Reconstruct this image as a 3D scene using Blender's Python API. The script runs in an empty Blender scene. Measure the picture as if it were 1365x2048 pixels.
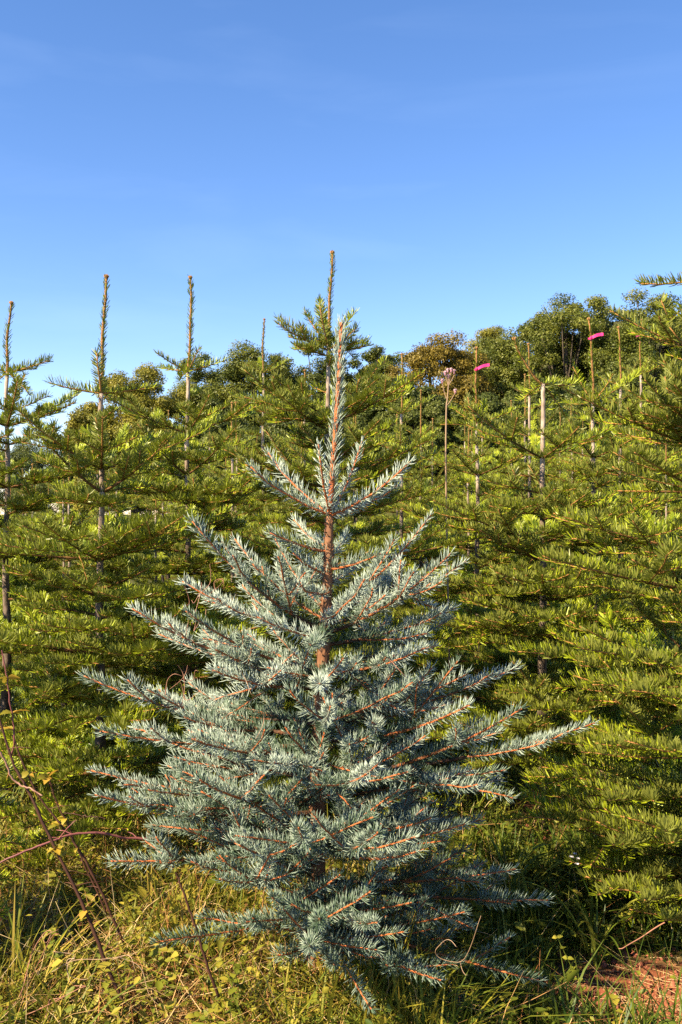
import bpy, math
import numpy as np
from mathutils import Vector

scene = bpy.context.scene
R = math.radians

# ------------------------------------------------------------------ camera
CAM_Z, FPX = 1.5, 1900.0            # eye height in metres, focal length in photograph pixels
cam = bpy.data.objects.new("camera", bpy.data.cameras.new("camera"))
scene.collection.objects.link(cam)
cam.location = (0, 0, CAM_Z)
cam.rotation_euler = (R(90), 0, 0)
cam.data.sensor_fit = 'VERTICAL'
cam.data.sensor_height = 36.0
cam.data.lens = 36.0 * FPX / 2048.0
cam.data.clip_start = 0.05
cam.data.clip_end = 3000
scene.camera = cam

# ------------------------------------------------------------------ light
SUN_AZ, SUN_EL = 235.0, 41.0        # compass degrees clockwise from the view direction
world = bpy.data.worlds.new("World")
scene.world = world
world.use_nodes = True
wn = world.node_tree
bg = wn.nodes['Background']
sky = wn.nodes.new('ShaderNodeTexSky')
sky.sky_type = 'NISHITA'
sky.sun_disc = False
sky.sun_elevation = R(SUN_EL)
sky.sun_rotation = R(SUN_AZ)
sky.air_density = 0.88
sky.dust_density = 0.0
sky.ozone_density = 2.0
hs = wn.nodes.new('ShaderNodeHueSaturation')
hs.inputs['Saturation'].default_value = 1.21
wn.links.new(sky.outputs[0], hs.inputs['Color'])
# faint streaks of high cirrus
tc = wn.nodes.new('ShaderNodeTexCoord')
mp = wn.nodes.new('ShaderNodeMapping')
mp.inputs['Rotation'].default_value = (0, R(-24), 0)
mp.inputs['Scale'].default_value = (1.6, 1.6, 9.0)
nz = wn.nodes.new('ShaderNodeTexNoise')
nz.inputs['Scale'].default_value = 1.7
nz.inputs['Detail'].default_value = 5
nz.inputs['Distortion'].default_value = 0.5
cr = wn.nodes.new('ShaderNodeValToRGB')
cr.color_ramp.elements[0].position = 0.52
cr.color_ramp.elements[0].color = (0, 0, 0, 1)
cr.color_ramp.elements[1].position = 0.85
cr.color_ramp.elements[1].color = (0.035, 0.035, 0.035, 1)
mx = wn.nodes.new('ShaderNodeMixRGB')
mx.inputs['Color2'].default_value = (9.0, 10.5, 12.5, 1)
wn.links.new(tc.outputs['Generated'], mp.inputs['Vector'])
wn.links.new(mp.outputs[0], nz.inputs['Vector'])
wn.links.new(nz.outputs['Fac'], cr.inputs[0])
wn.links.new(cr.outputs[0], mx.inputs['Fac'])
tint = wn.nodes.new('ShaderNodeMixRGB')
tint.blend_type = 'MULTIPLY'
tint.inputs['Fac'].default_value = 1.0
tint.inputs['Color2'].default_value = (1.06, 0.935, 1.0, 1)
wn.links.new(hs.outputs[0], tint.inputs['Color1'])
wn.links.new(tint.outputs[0], mx.inputs['Color1'])
wn.links.new(mx.outputs[0], bg.inputs['Color'])
bg.inputs['Strength'].default_value = 0.081

sl = bpy.data.lights.new("sun", 'SUN')
sl.energy = 5.0
sl.angle = R(0.5)
sl.color = (1.0, 0.83, 0.56)
sun = bpy.data.objects.new("sun", sl)
scene.collection.objects.link(sun)
to_sun = Vector((math.sin(R(SUN_AZ)) * math.cos(R(SUN_EL)), math.cos(R(SUN_AZ)) * math.cos(R(SUN_EL)), math.sin(R(SUN_EL))))
sun.rotation_euler = to_sun.to_track_quat('Z', 'Y').to_euler()
sun.location = (-6, -6, 8)

vs = scene.view_settings
vs.view_transform = 'Standard'
vs.look = 'None'
vs.exposure = 1.65
vs.gamma = 1.0
scene.cycles.max_bounces = 4
scene.cycles.diffuse_bounces = 1
scene.cycles.transmission_bounces = 2
scene.cycles.transparent_max_bounces = 8
scene.cycles.use_denoising = False

# ------------------------------------------------------------------ helpers
Z = np.array([0., 0., 1.])


def at(px, py, Y):
    """the point at depth Y seen at photograph pixel px, py"""
    return np.array([(px - 682.5) / FPX * Y, Y, CAM_Z - (py - 1024) / FPX * Y])


def nrm(v):
    return v / np.maximum(np.linalg.norm(v, axis=-1, keepdims=True), 1e-9)


class Buf:
    """collects vertices and faces with one random value and one shade value per vertex"""
    def __init__(s):
        s.v, s.q, s.t, s.a, s.mq, s.mt, s.n = [], [], [], [], [], [], 0

    def add(s, v, q=None, t=None, a=None, m=0):
        v = v.reshape(-1, 3)
        s.v.append(v)
        if q is not None and len(q):
            s.q.append(q.reshape(-1, 4) + s.n)
            s.mq.append(np.full(len(s.q[-1]), m, np.int32))
        if t is not None and len(t):
            s.t.append(t.reshape(-1, 3) + s.n)
            s.mt.append(np.full(len(s.t[-1]), m, np.int32))
        s.a.append(np.zeros(len(v)) if a is None else np.broadcast_to(a, (len(v),)).astype(float))
        s.n += len(v)

    def mesh(s, name, mats, smooth=False):
        V = np.concatenate(s.v).astype(np.float32)
        q = np.concatenate(s.q) if s.q else np.zeros((0, 4), int)
        t = np.concatenate(s.t) if s.t else np.zeros((0, 3), int)
        mi = np.concatenate(s.mq + s.mt) if (s.mq or s.mt) else np.zeros(0, np.int32)
        me = bpy.data.meshes.new(name)
        me.vertices.add(len(V))
        me.vertices.foreach_set("co", V.ravel())
        loops = np.concatenate([q.ravel(), t.ravel()]).astype(np.int32)
        tot = np.concatenate([np.full(len(q), 4), np.full(len(t), 3)]).astype(np.int32)
        st = np.concatenate([[0], np.cumsum(tot)[:-1]]).astype(np.int32)
        me.loops.add(len(loops))
        me.loops.foreach_set("vertex_index", loops)
        me.polygons.add(len(tot))
        me.polygons.foreach_set("loop_start", st)
        me.polygons.foreach_set("loop_total", tot)
        me.polygons.foreach_set("material_index", mi)
        if smooth:
            me.polygons.foreach_set("use_smooth", np.ones(len(tot), bool))
        at_ = me.attributes.new("v", 'FLOAT', 'POINT')
        at_.data.foreach_set("value", np.concatenate(s.a).astype(np.float32))
        for m in (mats if isinstance(mats, (list, tuple)) else [mats]):
            me.materials.append(m)
        me.update(calc_edges=True)
        return me


def link(name, me, parent=None, **props):
    o = bpy.data.objects.new(name, me)
    scene.collection.objects.link(o)
    if parent is not None:
        o.parent = parent
    for k, v in props.items():
        o[k] = v
    return o


def thing(name, loc, label, cat, group=None):
    o = link(name, None, None, label=label, category=cat)
    o.location = loc
    o.empty_display_size = 0.1
    if group:
        o['group'] = group
    return o


def tangents(P):
    return nrm(np.gradient(P, axis=1))


def tubes(buf, P, Rr, S=5, a=None, m=0, cap=True):
    """tubes along N polylines P (N,K,3) with radii Rr (N,K)"""
    N, K, _ = P.shape
    t = tangents(P)
    ref = np.where(np.abs(t.mean(1))[:, 2:3] > 0.92, np.array([[1., 0, 0]]), np.array([[0., 0, 1.]]))[:, None, :]
    u = nrm(np.cross(t, ref))
    w = np.cross(t, u)
    an = np.arange(S) * 2 * np.pi / S
    ring = P[:, :, None, :] + Rr[:, :, None, None] * (np.cos(an)[None, None, :, None] * u[:, :, None, :] + np.sin(an)[None, None, :, None] * w[:, :, None, :])
    idx = np.arange(N * K * S).reshape(N, K, S)
    i0, i1 = idx[:, :-1], idx[:, 1:]
    q = np.stack([i0, np.roll(i0, -1, 2), np.roll(i1, -1, 2), i1], -1)
    aa = None
    if a is not None:
        aa = np.asarray(a, float)
        aa = np.repeat(aa.ravel(), S) if aa.ndim == 2 else np.repeat(aa, K * S)
    buf.add(ring, q=q, a=aa, m=m)
    if cap:
        e = idx[:, -1]
        f = np.stack([np.broadcast_to(e[:, :1], (N, S - 2)), e[:, 1:-1], e[:, 2:]], -1)
        buf.t.append(f.reshape(-1, 3) + buf.n - N * K * S)
        buf.mt.append(np.full(N * (S - 2), m, np.int32))


def interp(P, i, u):
    K = P.shape[1]
    x = np.clip(u, 0, 1) * (K - 1)
    k = np.minimum(x.astype(int), K - 2)
    f = (x - k)[:, None]
    a, b = P[i, k], P[i, k + 1]
    return a + (b - a) * f, nrm(b - a)


def needles(buf, P, rad, rng, dens, L, W, kind, upb, ang=(68, 38), shade=None, spread=180., flat=0.0, m=0):
    """needles along N shoots. kind 'spindle' (stout, three sided) or 'blade' (flat)"""
    N = len(P)
    ln = np.linalg.norm(np.diff(P, axis=1), axis=2).sum(1)
    cnt = np.maximum((ln * dens).astype(int), 4)
    i = np.repeat(np.arange(N), cnt)
    M = len(i)
    st = np.concatenate([[0], np.cumsum(cnt)[:-1]])
    u = (np.arange(M) - st[i] + rng.random(M)) / cnt[i]
    u = 0.02 + 0.98 * u
    p, t = interp(P, i, u)
    up = Z - t * t[:, 2:3]
    bad = np.linalg.norm(up, axis=1) < 0.15
    up[bad] = np.array([0.3, -1.0, 0]) - t[bad] * (t[bad] @ np.array([0.3, -1.0, 0]))[:, None]
    up = nrm(up)
    sd = np.cross(t, up)
    # azimuth about the shoot, 0 = above
    s = rng.random(M) * 2 - 1
    ph = np.sign(s) * np.abs(s) ** (1.0 + upb) * R(spread)
    rd = np.cos(ph)[:, None] * up + np.sin(ph)[:, None] * sd
    th = R(ang[0]) + (R(ang[1]) - R(ang[0])) * u ** 1.5 + rng.normal(0, 0.13, M)
    th = np.where(u > 0.975, th * rng.random(M), th)
    d = nrm(np.cos(th)[:, None] * t + np.sin(th)[:, None] * rd + 0.16 * Z * (1 - np.abs(t[:, 2:3])) + flat * up)
    l = L * rng.uniform(0.78, 1.2, N)[i] * rng.uniform(0.7, 1.1, M) * np.where(u > 0.9, 0.85, 1.0) * (0.8 + 0.2 * np.minimum(u / 0.1, 1))
    if np.ndim(rad):
        rad = np.asarray(rad)[i][:, None]
    p0 = p + rd * rad * 0.8
    bend = nrm(t * 0.5 + up) * (l * 0.10)[:, None]
    if kind == 'spindle':
        a1 = nrm(np.cross(d, rng.normal(size=(M, 3))))
        b1 = np.cross(d, a1)
        an = np.arange(3) * 2 * np.pi / 3
        off = np.cos(an)[None, :, None] * a1[:, None] + np.sin(an)[None, :, None] * b1[:, None]
        r0 = p0[:, None] + off * (W * 0.36)
        r1 = (p0 + d * (l * 0.62)[:, None])[:, None] + off * (W * 0.5)
        tip = (p0 + d * l[:, None] + bend)[:, None]
        V = np.concatenate([r0, r1, tip], 1)
        b = np.arange(M)[:, None] * 7
        q = np.concatenate([b + np.array([[k, (k + 1) % 3, 3 + (k + 1) % 3, 3 + k]]) for k in range(3)], 1).reshape(-1, 4)
        tr = np.concatenate([b + np.array([[3 + k, 3 + (k + 1) % 3, 6]]) for k in range(3)], 1).reshape(-1, 3)
        nv = 7
    else:
        nn = nrm(up + rd * 0.6 + rng.normal(0, 0.5, (M, 3)))
        w = nrm(np.cross(d, nn)) * (W * 0.5)
        m1 = p0 + d * (l * 0.55)[:, None]
        tip = p0 + d * l[:, None] + bend
        V = np.stack([p0 - w * 0.5, p0 + w * 0.5, m1 + w, m1 - w, tip + w * 0.45, tip - w * 0.45], 1)
        b = np.arange(M)[:, None] * 6
        q = np.concatenate([b + np.array([[0, 1, 2, 3]]), b + np.array([[3, 2, 4, 5]])], 1).reshape(-1, 4)
        tr = None
        nv = 6
    a = rng.random(M) * 0.35
    if shade is not None:
        a = a + np.asarray(shade)[i] * 0.65
    buf.add(V, q=q, t=tr, a=np.repeat(a, nv), m=m)


# ------------------------------------------------------------------ materials
def mat(name, stops, rough=0.6, spec=0.3, trans=0.0, tcol=None, noise=0.0, nscale=20.0, back=None, bump=0.0, bscale=60.0, stretch=1.0, sheen=0.0):
    m = bpy.data.materials.new(name)
    m.use_nodes = True
    nt = m.node_tree
    N, Lk = nt.nodes, nt.links.new
    pb = N['Principled BSDF']
    out = N['Material Output']
    at_ = N.new('ShaderNodeAttribute')
    at_.attribute_name = 'v'
    cr = N.new('ShaderNodeValToRGB')
    el = cr.color_ramp.elements
    while len(el) < len(stops):
        el.new(0.5)
    for e, (p, c) in zip(el, stops):
        e.position = p
        e.color = (*c, 1)
    fac = at_.outputs['Fac']
    tcn = N.new('ShaderNodeTexCoord')
    mpn = N.new('ShaderNodeMapping')
    mpn.inputs['Scale'].default_value = (1, 1, stretch)
    Lk(tcn.outputs['Object'], mpn.inputs['Vector'])
    if noise:
        n = N.new('ShaderNodeTexNoise')
        n.inputs['Scale'].default_value = nscale
        n.inputs['Detail'].default_value = 4
        Lk(mpn.outputs[0], n.inputs['Vector'])
        ma = N.new('ShaderNodeMath')
        ma.operation = 'MULTIPLY_ADD'
        ma.inputs[1].default_value = noise * 2
        ma.inputs[2].default_value = -noise
        Lk(n.outputs['Fac'], ma.inputs[0])
        ad = N.new('ShaderNodeMath')
        ad.operation = 'ADD'
        ad.use_clamp = True
        Lk(fac, ad.inputs[0])
        Lk(ma.outputs[0], ad.inputs[1])
        fac = ad.outputs[0]
    Lk(fac, cr.inputs[0])
    col = cr.outputs[0]
    if back:
        g = N.new('ShaderNodeNewGeometry')
        mx = N.new('ShaderNodeMixRGB')
        Lk(g.outputs['Backfacing'], mx.inputs[0])
        Lk(col, mx.inputs[1])
        mx.inputs[2].default_value = (*back, 1)
        col = mx.outputs[0]
    Lk(col, pb.inputs['Base Color'])
    pb.inputs['Roughness'].default_value = rough
    pb.inputs['Specular IOR Level'].default_value = spec
    if bump:
        bn = N.new('ShaderNodeTexVoronoi')
        bn.inputs['Scale'].default_value = bscale
        Lk(mpn.outputs[0], bn.inputs['Vector'])
        bu = N.new('ShaderNodeBump')
        bu.inputs['Strength'].default_value = bump
        bu.inputs['Distance'].default_value = 0.004
        Lk(bn.outputs['Distance'], bu.inputs['Height'])
        Lk(bu.outputs[0], pb.inputs['Normal'])
    if trans:
        tr = N.new('ShaderNodeBsdfTranslucent')
        if tcol:
            tr.inputs[0].default_value = (*tcol, 1)
        else:
            Lk(col, tr.inputs[0])
        ms = N.new('ShaderNodeMixShader')
        ms.inputs[0].default_value = trans
        Lk(pb.outputs[0], ms.inputs[1])
        Lk(tr.outputs[0], ms.inputs[2])
        Lk(ms.outputs[0], out.inputs[0])
    return m


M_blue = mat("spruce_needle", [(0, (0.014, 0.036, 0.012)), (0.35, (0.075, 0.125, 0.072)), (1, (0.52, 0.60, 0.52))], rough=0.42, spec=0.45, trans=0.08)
M_fir = mat("fir_needle", [(0, (0.012, 0.032, 0.003)), (0.35, (0.068, 0.118, 0.005)), (0.85, (0.33, 0.38, 0.014))], rough=0.42, spec=0.3, trans=0.13, tcol=(0.22, 0.27, 0.015), back=(0.17, 0.185, 0.035))
M_twig = mat("spruce_twig", [(0, (0.055, 0.032, 0.02)), (0.4, (0.20, 0.075, 0.03)), (1, (0.46, 0.13, 0.04))], rough=0.7, spec=0.15, noise=0.35, nscale=60, bump=0.6, bscale=160)
M_strunk = mat("spruce_bark", [(0, (0.09, 0.045, 0.028)), (1, (0.30, 0.145, 0.075))], rough=0.85, spec=0.1, noise=0.5, nscale=30, bump=1.0, bscale=70, stretch=0.45)
M_ftwig = mat("fir_twig", [(0, (0.10, 0.05, 0.02)), (1, (0.38, 0.18, 0.06))], rough=0.75, spec=0.15, noise=0.3, nscale=40)
M_ftrunk = mat("fir_bark", [(0, (0.07, 0.05, 0.035)), (0.45, (0.24, 0.18, 0.14)), (1, (0.44, 0.37, 0.31))], rough=0.85, spec=0.1, noise=0.8, nscale=42, bump=0.6, bscale=50, stretch=0.5)
M_flead = mat("fir_leader_bark", [(0, (0.15, 0.07, 0.022)), (1, (0.30, 0.155, 0.055))], rough=0.7, spec=0.2, noise=0.4, nscale=50, bump=0.5, bscale=120)
M_leafbark = mat("forest_bark", [(0, (0.05, 0.04, 0.03)), (1, (0.14, 0.11, 0.08))], rough=0.9, spec=0.1, noise=0.4, nscale=2)


def leafmat(name, c0, c1, c2, tr=0.3):
    return mat(name, [(0, c0), (0.5, c1), (1, c2)], rough=0.5, spec=0.3, trans=tr)


# ------------------------------------------------------------------ branching
class Shoots:
    def __init__(s):
        s.P, s.r0, s.r1, s.sh, s.yr = [], [], [], [], []

    def add(s, P, r0, r1, sh, yr):
        s.P.append(P); s.r0.append(r0); s.r1.append(r1); s.sh.append(sh); s.yr.append(yr)

    def arr(s):
        return np.array(s.P), np.array(s.r0), np.array(s.r1), np.array(s.sh), np.array(s.yr)


KP = 5


def bez(a, b, c, t):
    t = t[:, None]
    return (1 - t) ** 2 * a + 2 * (1 - t) * t * b + t * t * c


def grow(out, p, c, q, age, rad, order, rng, cfg):
    """a branch along the bezier p-c-q made of yearly shoots, with side branches at each yearly node"""
    L = np.linalg.norm(q - p)
    w = np.linspace(1.0, cfg['last'], age)
    w = np.cumsum(w) / w.sum()
    e = np.concatenate([[0], w])
    for j in range(age):
        ts = np.linspace(e[j], e[j + 1], KP)
        P = bez(p, c, q, ts)
        if order and j == age - 1 and L > .06:
            P = P + rng.normal(0, 0.0025, P.shape) * np.linspace(0, 1, KP)[:, None]
        f0, f1 = 1 - e[j] * 0.85, 1 - e[j + 1] * 0.85
        yr = age - 1 - j
        out.add(P, rad * f0, rad * f1, rng.random() * 0.5 + (0.5 if yr == 0 else 0.15), yr)
        t = nrm(P[-1] - P[-2])
        up = nrm(Z - t * t[2]) if abs(t[2]) < 0.97 else np.array([0, -1., 0])
        sd = np.cross(t, up)
        rem = age - 1 - j
        if order < cfg['maxorder']:
            if rem > 0:
                n = cfg['lat'] + (rng.random() < cfg['lat3'])
                for k in range(n):
                    if rng.random() > cfg['keep'][order]:
                        continue
                    if k < 2:
                        sg = 1 if k == 0 else -1
                        roll = rng.normal(cfg['roll'], cfg['rsd'])
                    else:
                        sg = rng.choice([-1, 1])
                        roll = rng.uniform(0.6, 1.3) * (1 if rng.random() < 0.55 else -1)
                    A = rng.normal(R(cfg['ang']), 0.12)
                    dr = np.cos(A) * t + np.sin(A) * (sg * np.cos(roll) * sd + np.sin(roll) * up)
                    ll = L * (1 - e[j + 1]) * rng.uniform(0.55, 0.85) * cfg['latlen']
                    if ll < 0.035:
                        continue
                    q2 = P[-1] + nrm(dr) * ll + Z * ll * cfg['lift']
                    c2 = P[-1] + nrm(dr) * ll * 0.5 - Z * ll * 0.03
                    grow(out, P[-1], c2, q2, min(rem, cfg['cap'][order]), rad * f1 * 0.65, order + 1, rng, cfg)
            # small inter-nodal side shoots on older wood
            if yr >= 1 and order < 2:
                for k in range(rng.poisson(cfg['inter'])):
                    u = rng.uniform(0.25, 0.9)
                    pp = P[0] + (P[-1] - P[0]) * u
                    roll = rng.uniform(*cfg['iroll'])
                    A = rng.normal(R(58), 0.15)
                    dr = nrm(np.cos(A) * t + np.sin(A) * (rng.choice([-1, 1]) * np.cos(roll) * sd + np.sin(roll) * up))
                    ll = rng.uniform(0.05, 0.12) * cfg['scale']
                    g = np.linspace(0, 1, KP)[:, None]
                    out.add(pp + dr * ll * g + Z * (g ** 2) * ll * 0.12, 0.0016, 0.0012, rng.random() * 0.6 + 0.3, 0)


BLUE = dict(rsd=0.22, iroll=(-0.5, 1.3), keep=(0.7, 0.35, 0), last=1.8, cap=(3, 1, 1), lat=2, lat3=0.25, roll=0.22, ang=46, latlen=0.9, lift=0.06, inter=0.15, scale=1.1, maxorder=2)
FIR = dict(keep=(0.95, 0.7, 0), cap=(3, 1, 1), last=1.3, lat=2, lat3=0.12, roll=0.06, rsd=0.12, ang=48, latlen=1.0, lift=0.03, inter=0.45, scale=1.5, iroll=(-0.3, 0.5), maxorder=2)


def shoot_mesh_wood(buf, P, r0, r1, sh, m=0, S=5):
    rr = r0[:, None] + (r1 - r0)[:, None] * np.linspace(0, 1, P.shape[1])[None]
    tubes(buf, P, rr, S=S, a=sh, m=m)


def shoot_mesh_blue(buf, P, r1, sh, yr, rng, m=0):
    new = yr <= 1
    dn = 600
    sh = np.where(yr == 0, sh, np.where(yr == 1, sh * 0.75, sh * 0.35))
    if new.any():
        needles(buf, P[new], r1[new], rng, dn, 0.038, 0.0028, 'spindle', 0.35, (64, 40), sh[new], m=m)
    if (~new).any():
        needles(buf, P[~new], r1[~new], rng, 480, 0.032, 0.0024, 'spindle', 0.25, (72, 52), sh[~new], m=m)


def shoot_mesh_fir(buf, P, r1, sh, yr, rng, dens=600, W=0.0046, L=0.038, m=0):
    needles(buf, P, r1, rng, np.where(yr == 0, dens * 1.15, np.where(yr == 1, dens, dens * 0.8)), L, W, 'blade', 0.05, (72, 46), np.where(yr == 0, 0.3 + 0.7 * sh, np.where(yr == 1, 0.25 + sh * 0.4, sh * 0.3)), spread=132., flat=0.14, m=m)  # older shoots darker: fresh growth is lighter, and crown shade is painted in


# ------------------------------------------------------------------ ground
def gz(x, y):
    x, y = np.asarray(x, float), np.asarray(y, float)
    h = 0.025 * np.sin(x * 2.1 + 0.7) * np.sin(y * 1.7) + 0.012 * np.sin(x * 5.3 + y * 3.1)
    k = np.clip((y - 18) / 50, 0, 1)
    k = k * k * (3 - 2 * k)
    k2 = np.clip((y - 72) / 45, 0, 1)
    k2 = k2 * k2 * (3 - 2 * k2)
    return h + k * np.clip(2.2 + x * 0.11, -1.0, 9) + k2 * np.clip(9 + x * 0.35, 0, 22)


def soil_mask(x, y):
    a = np.exp(-(((x - 1.02) / 0.36) ** 2 + ((y - 2.92) / 0.27) ** 2))
    b = 0.9 * np.exp(-(((x - 1.12) / 0.28) ** 2 + ((y - 4.75) / 0.32) ** 2))
    c = 0.8 * np.exp(-(((x + 1.3) / 0.25) ** 2 + ((y - 3.45) / 0.2) ** 2))
    return np.clip(a + b + c, 0, 1)


def make_ground():
    xs = np.concatenate([np.linspace(-400, -45, 14)[:-1], np.linspace(-45, -3, 36)[:-1], np.linspace(-3, 3, 181), np.linspace(3, 45, 36)[1:], np.linspace(45, 400, 14)[1:]])
    ys = np.concatenate([np.linspace(-60, 1.5, 12)[:-1], np.linspace(1.5, 7, 160), np.linspace(7, 80, 80)[1:], np.linspace(80, 900, 16)[1:]])
    X, Y = np.meshgrid(xs, ys, indexing='ij')
    rng = np.random.default_rng(3)
    H = gz(X, Y)
    near = (np.abs(X) < 3) & (Y < 7) & (Y > 1.5)
    H = H + np.where(near, rng.normal(0, 0.006, X.shape), 0)
    V = np.stack([X, Y, H], -1)
    nx, ny = X.shape
    id_ = np.arange(nx * ny).reshape(nx, ny)
    q = np.stack([id_[:-1, :-1], id_[1:, :-1], id_[1:, 1:], id_[:-1, 1:]], -1)
    b = Buf()
    b.add(V, q=q, a=soil_mask(X, Y).ravel())
    m = mat("earth", [(0, (0.06, 0.065, 0.02)), (0.45, (0.13, 0.07, 0.03)), (0.75, (0.20, 0.065, 0.034)), (1, (0.26, 0.09, 0.048))], rough=0.95, spec=0.05, noise=0.35, nscale=9, bump=0.7, bscale=45)
    o = link("ground", b.mesh("ground", m, True))
    o['kind'] = 'structure'
    o['label'] = 'reddish soil ground with weedy green cover under the trees'
    o['category'] = 'ground'


make_ground()

# ------------------------------------------------------------------ blue spruce
SY = 3.0
SPX = [(635, 1974), (634, 1600), (648, 1300), (655, 1170), (660, 1030)]


def make_blue():
    rng = np.random.default_rng(11)
    base = np.array([at(SPX[0][0], 0, SY)[0], SY, 0.0])
    root = thing("blue_spruce", base, "young blue spruce with silvery needles and orange twigs standing in front of the green firs", "tree")
    tp = np.array([at(x, y, SY) for x, y in SPX]) - base
    tz = tp[:, 2]

    def trunk_at(py):
        z = CAM_Z - (py - 1024) / FPX * SY
        return np.array([np.interp(z, tz, tp[:, 0]), 0.0, z])

    zz = np.linspace(-0.03, tz[-1], 40)
    P = np.stack([np.interp(zz, tz, tp[:, 0]), np.zeros(40), zz], -1)
    rr = np.interp(zz, [0, 0.5, 1.2, tz[-1]], [0.033, 0.026, 0.018, 0.0115])
    b = Buf()
    tubes(b, P[None], rr[None], S=14, a=[0.5])
    # needle-scar pegs on the upper trunk
    n = 420
    k = rng.integers(14, 39, n)
    f = rng.random(n)[:, None]
    c = P[k] + (P[np.minimum(k + 1, 39)] - P[k]) * f
    an = rng.random(n) * 2 * np.pi
    o = np.stack([np.cos(an), np.sin(an), np.zeros(n)], -1)
    r_ = rr[k][:, None]
    pg = np.stack([c + o * r_ * 0.9, c + o * (r_ + 0.003) + Z * 0.003, c + o * (r_ + 0.0045) + Z * 0.007], 1)
    tubes(b, pg, np.tile([[0.0022, 0.0018, 0.001]], (n, 1)), S=4, a=rng.random(n))
    tr = link("trunk", b.mesh("spruce_trunk", M_strunk, True), root)
    bn = Buf()
    up = zz > trunk_at(1210)[2]
    needles(bn, P[up][None], rr[up].mean(), rng, 260, 0.024, 0.002, 'spindle', 0.0, (48, 40), np.array([0.4]))
    link("needles", bn.mesh("trunk_needles", M_blue), tr)
    # leader
    lp = np.array([at(x, y, SY) for x, y in [(660, 1030), (666, 940), (673, 840), (680, 730), (683, 645)]]) - base
    t9 = np.linspace(0, 1, 9)
    LP = np.stack([np.interp(t9, np.linspace(0, 1, 5), lp[:, i]) for i in range(3)], -1)
    b = Buf()
    tubes(b, LP[None], np.linspace(0.0098, 0.0058, 9)[None], S=9, a=[0.8])
    ld = link("leader", b.mesh("spruce_leader", M_twig, True), root)
    bn = Buf()
    needles(bn, LP[None], 0.0072, rng, 760, 0.035, 0.0026, 'spindle', 0.0, (40, 24), np.array([0.8]))
    link("needles", bn.mesh("leader_needles", M_blue), ld)

    def branch(tx, ty, dy, py, age, sag=0.3):
        p = trunk_at(py)
        q = at(tx, ty, SY + dy) - base
        h = q - p
        hd = h.copy(); hd[2] = 0
        rise = h[2]
        c = p + hd * 0.55 + Z * (rise * (0.5 - sag * 0.5) - 0.02 * age * sag)
        s = Shoots()
        L = np.linalg.norm(h)
        grow(s, p, c, q, age, 0.0034 + 0.0013 * age, 0 if age > 1 else 2, rng, BLUE)
        A = s.arr()
        b1, b2 = Buf(), Buf()
        shoot_mesh_wood(b1, A[0], np.maximum(A[1], 0.0027), np.maximum(A[2], 0.0023), np.choose(np.minimum(A[4], 2), [0.55 + 0.45 * A[3], 0.35 + 0.3 * A[3], 0.12 * A[3]]))
        # bud at each fresh tip
        shoot_mesh_blue(b2, A[0], A[2], A[3] * np.interp(py, [1250, 1450, 1650, 1780], [1.0, 0.9, 0.68, 0.55]), A[4], rng)  # lower boughs greener with age, and darkened to paint in shade
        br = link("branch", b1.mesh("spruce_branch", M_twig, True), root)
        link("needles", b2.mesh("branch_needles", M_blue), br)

    B = [  # tip x, tip y, depth offset, attachment row, age
        (500, 935, -.10, 1030, 1), (538, 905, .10, 1028, 1), (637, 885, -.13, 1028, 1), (724, 884, .10, 1028, 1), (822, 922, -.08, 1032, 1), (798, 968, .20, 1034, 1),
        (540, 1065, -.10, 1104, 1), (588, 1040, .15, 1095, 1), (588, 1108, -.06, 1150, 1), (762, 1108, -.12, 1140, 1), (695, 1066, .22, 1120, 1), (600, 1172, -.22, 1190, 1), (720, 1130, .18, 1165, 1),
        (385, 1042, -.15, 1262, 3), (365, 1163, -.05, 1268, 3), (862, 1030, .12, 1225, 2), (903, 1106, -.20, 1268, 3), (932, 1122, .08, 1250, 3),
        (550, 1075, .30, 1220, 2), (728, 1160, -.46, 1240, 1), (912, 1215, .12, 1290, 3), (470, 1078, .20, 1240, 2), (622, 1290, -.50, 1262, 2), (800, 1130, .40, 1240, 2),
        (265, 1217, -.12, 1362, 4), (372, 1222, -.30, 1345, 3), (318, 1268, .20, 1360, 3), (425, 1340, -.38, 1375, 3), (850, 1296, -.25, 1345, 3), (905, 1235, .32, 1340, 3),
        (640, 1368, -.58, 1340, 3), (520, 1290, .45, 1340, 3), 
        (168, 1352, .0, 1475, 4), (200, 1462, -.25, 1490, 4), (936, 1347, -.10, 1440, 3), (1037, 1333, .25, 1450, 4), (940, 1410, -.42, 1480, 4), (384, 1478, -.55, 1500, 3), (548, 1525, -.60, 1500, 3),
        (662, 1412, -.62, 1440, 3), (420, 1390, .45, 1450, 4), (860, 1390, .50, 1450, 4), (650, 1400, .65, 1450, 3),
        (1046, 1416, -.40, 1560, 4), (1190, 1446, .0, 1550, 5), (180, 1540, -.10, 1600, 4), (755, 1530, -.62, 1560, 3), (1000, 1560, .22, 1590, 4), 
        (190, 1590, -.32, 1625, 5), (400, 1560, -.62, 1600, 4), (330, 1480, .50, 1560, 4), 
        (222, 1722, -.25, 1690, 4), (480, 1690, -.62, 1690, 4), (598, 1655, -.80, 1665, 3), (757, 1664, -.80, 1680, 3), (862, 1636, -.45, 1650, 4), (832, 1704, -.62, 1690, 3), (440, 1758, -.66, 1720, 4),
        (960, 1640, .15, 1680, 4), (300, 1650, .45, 1680, 4), (860, 1620, .60, 1680, 4), 
        (670, 1930, -.62, 1830, 2), (755, 1845, -.78, 1780, 3), (545, 1795, -.62, 1775, 3), (640, 1835, -.9, 1790, 3), 
        (1097, 1800, -.15, 1770, 4), (1032, 1738, -.12, 1760, 4), (882, 1960, -.66, 1830, 4), (1082, 1962, -.35, 1830, 4), (620, 1892, -.74, 1810, 3), 
        
    ]
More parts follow.
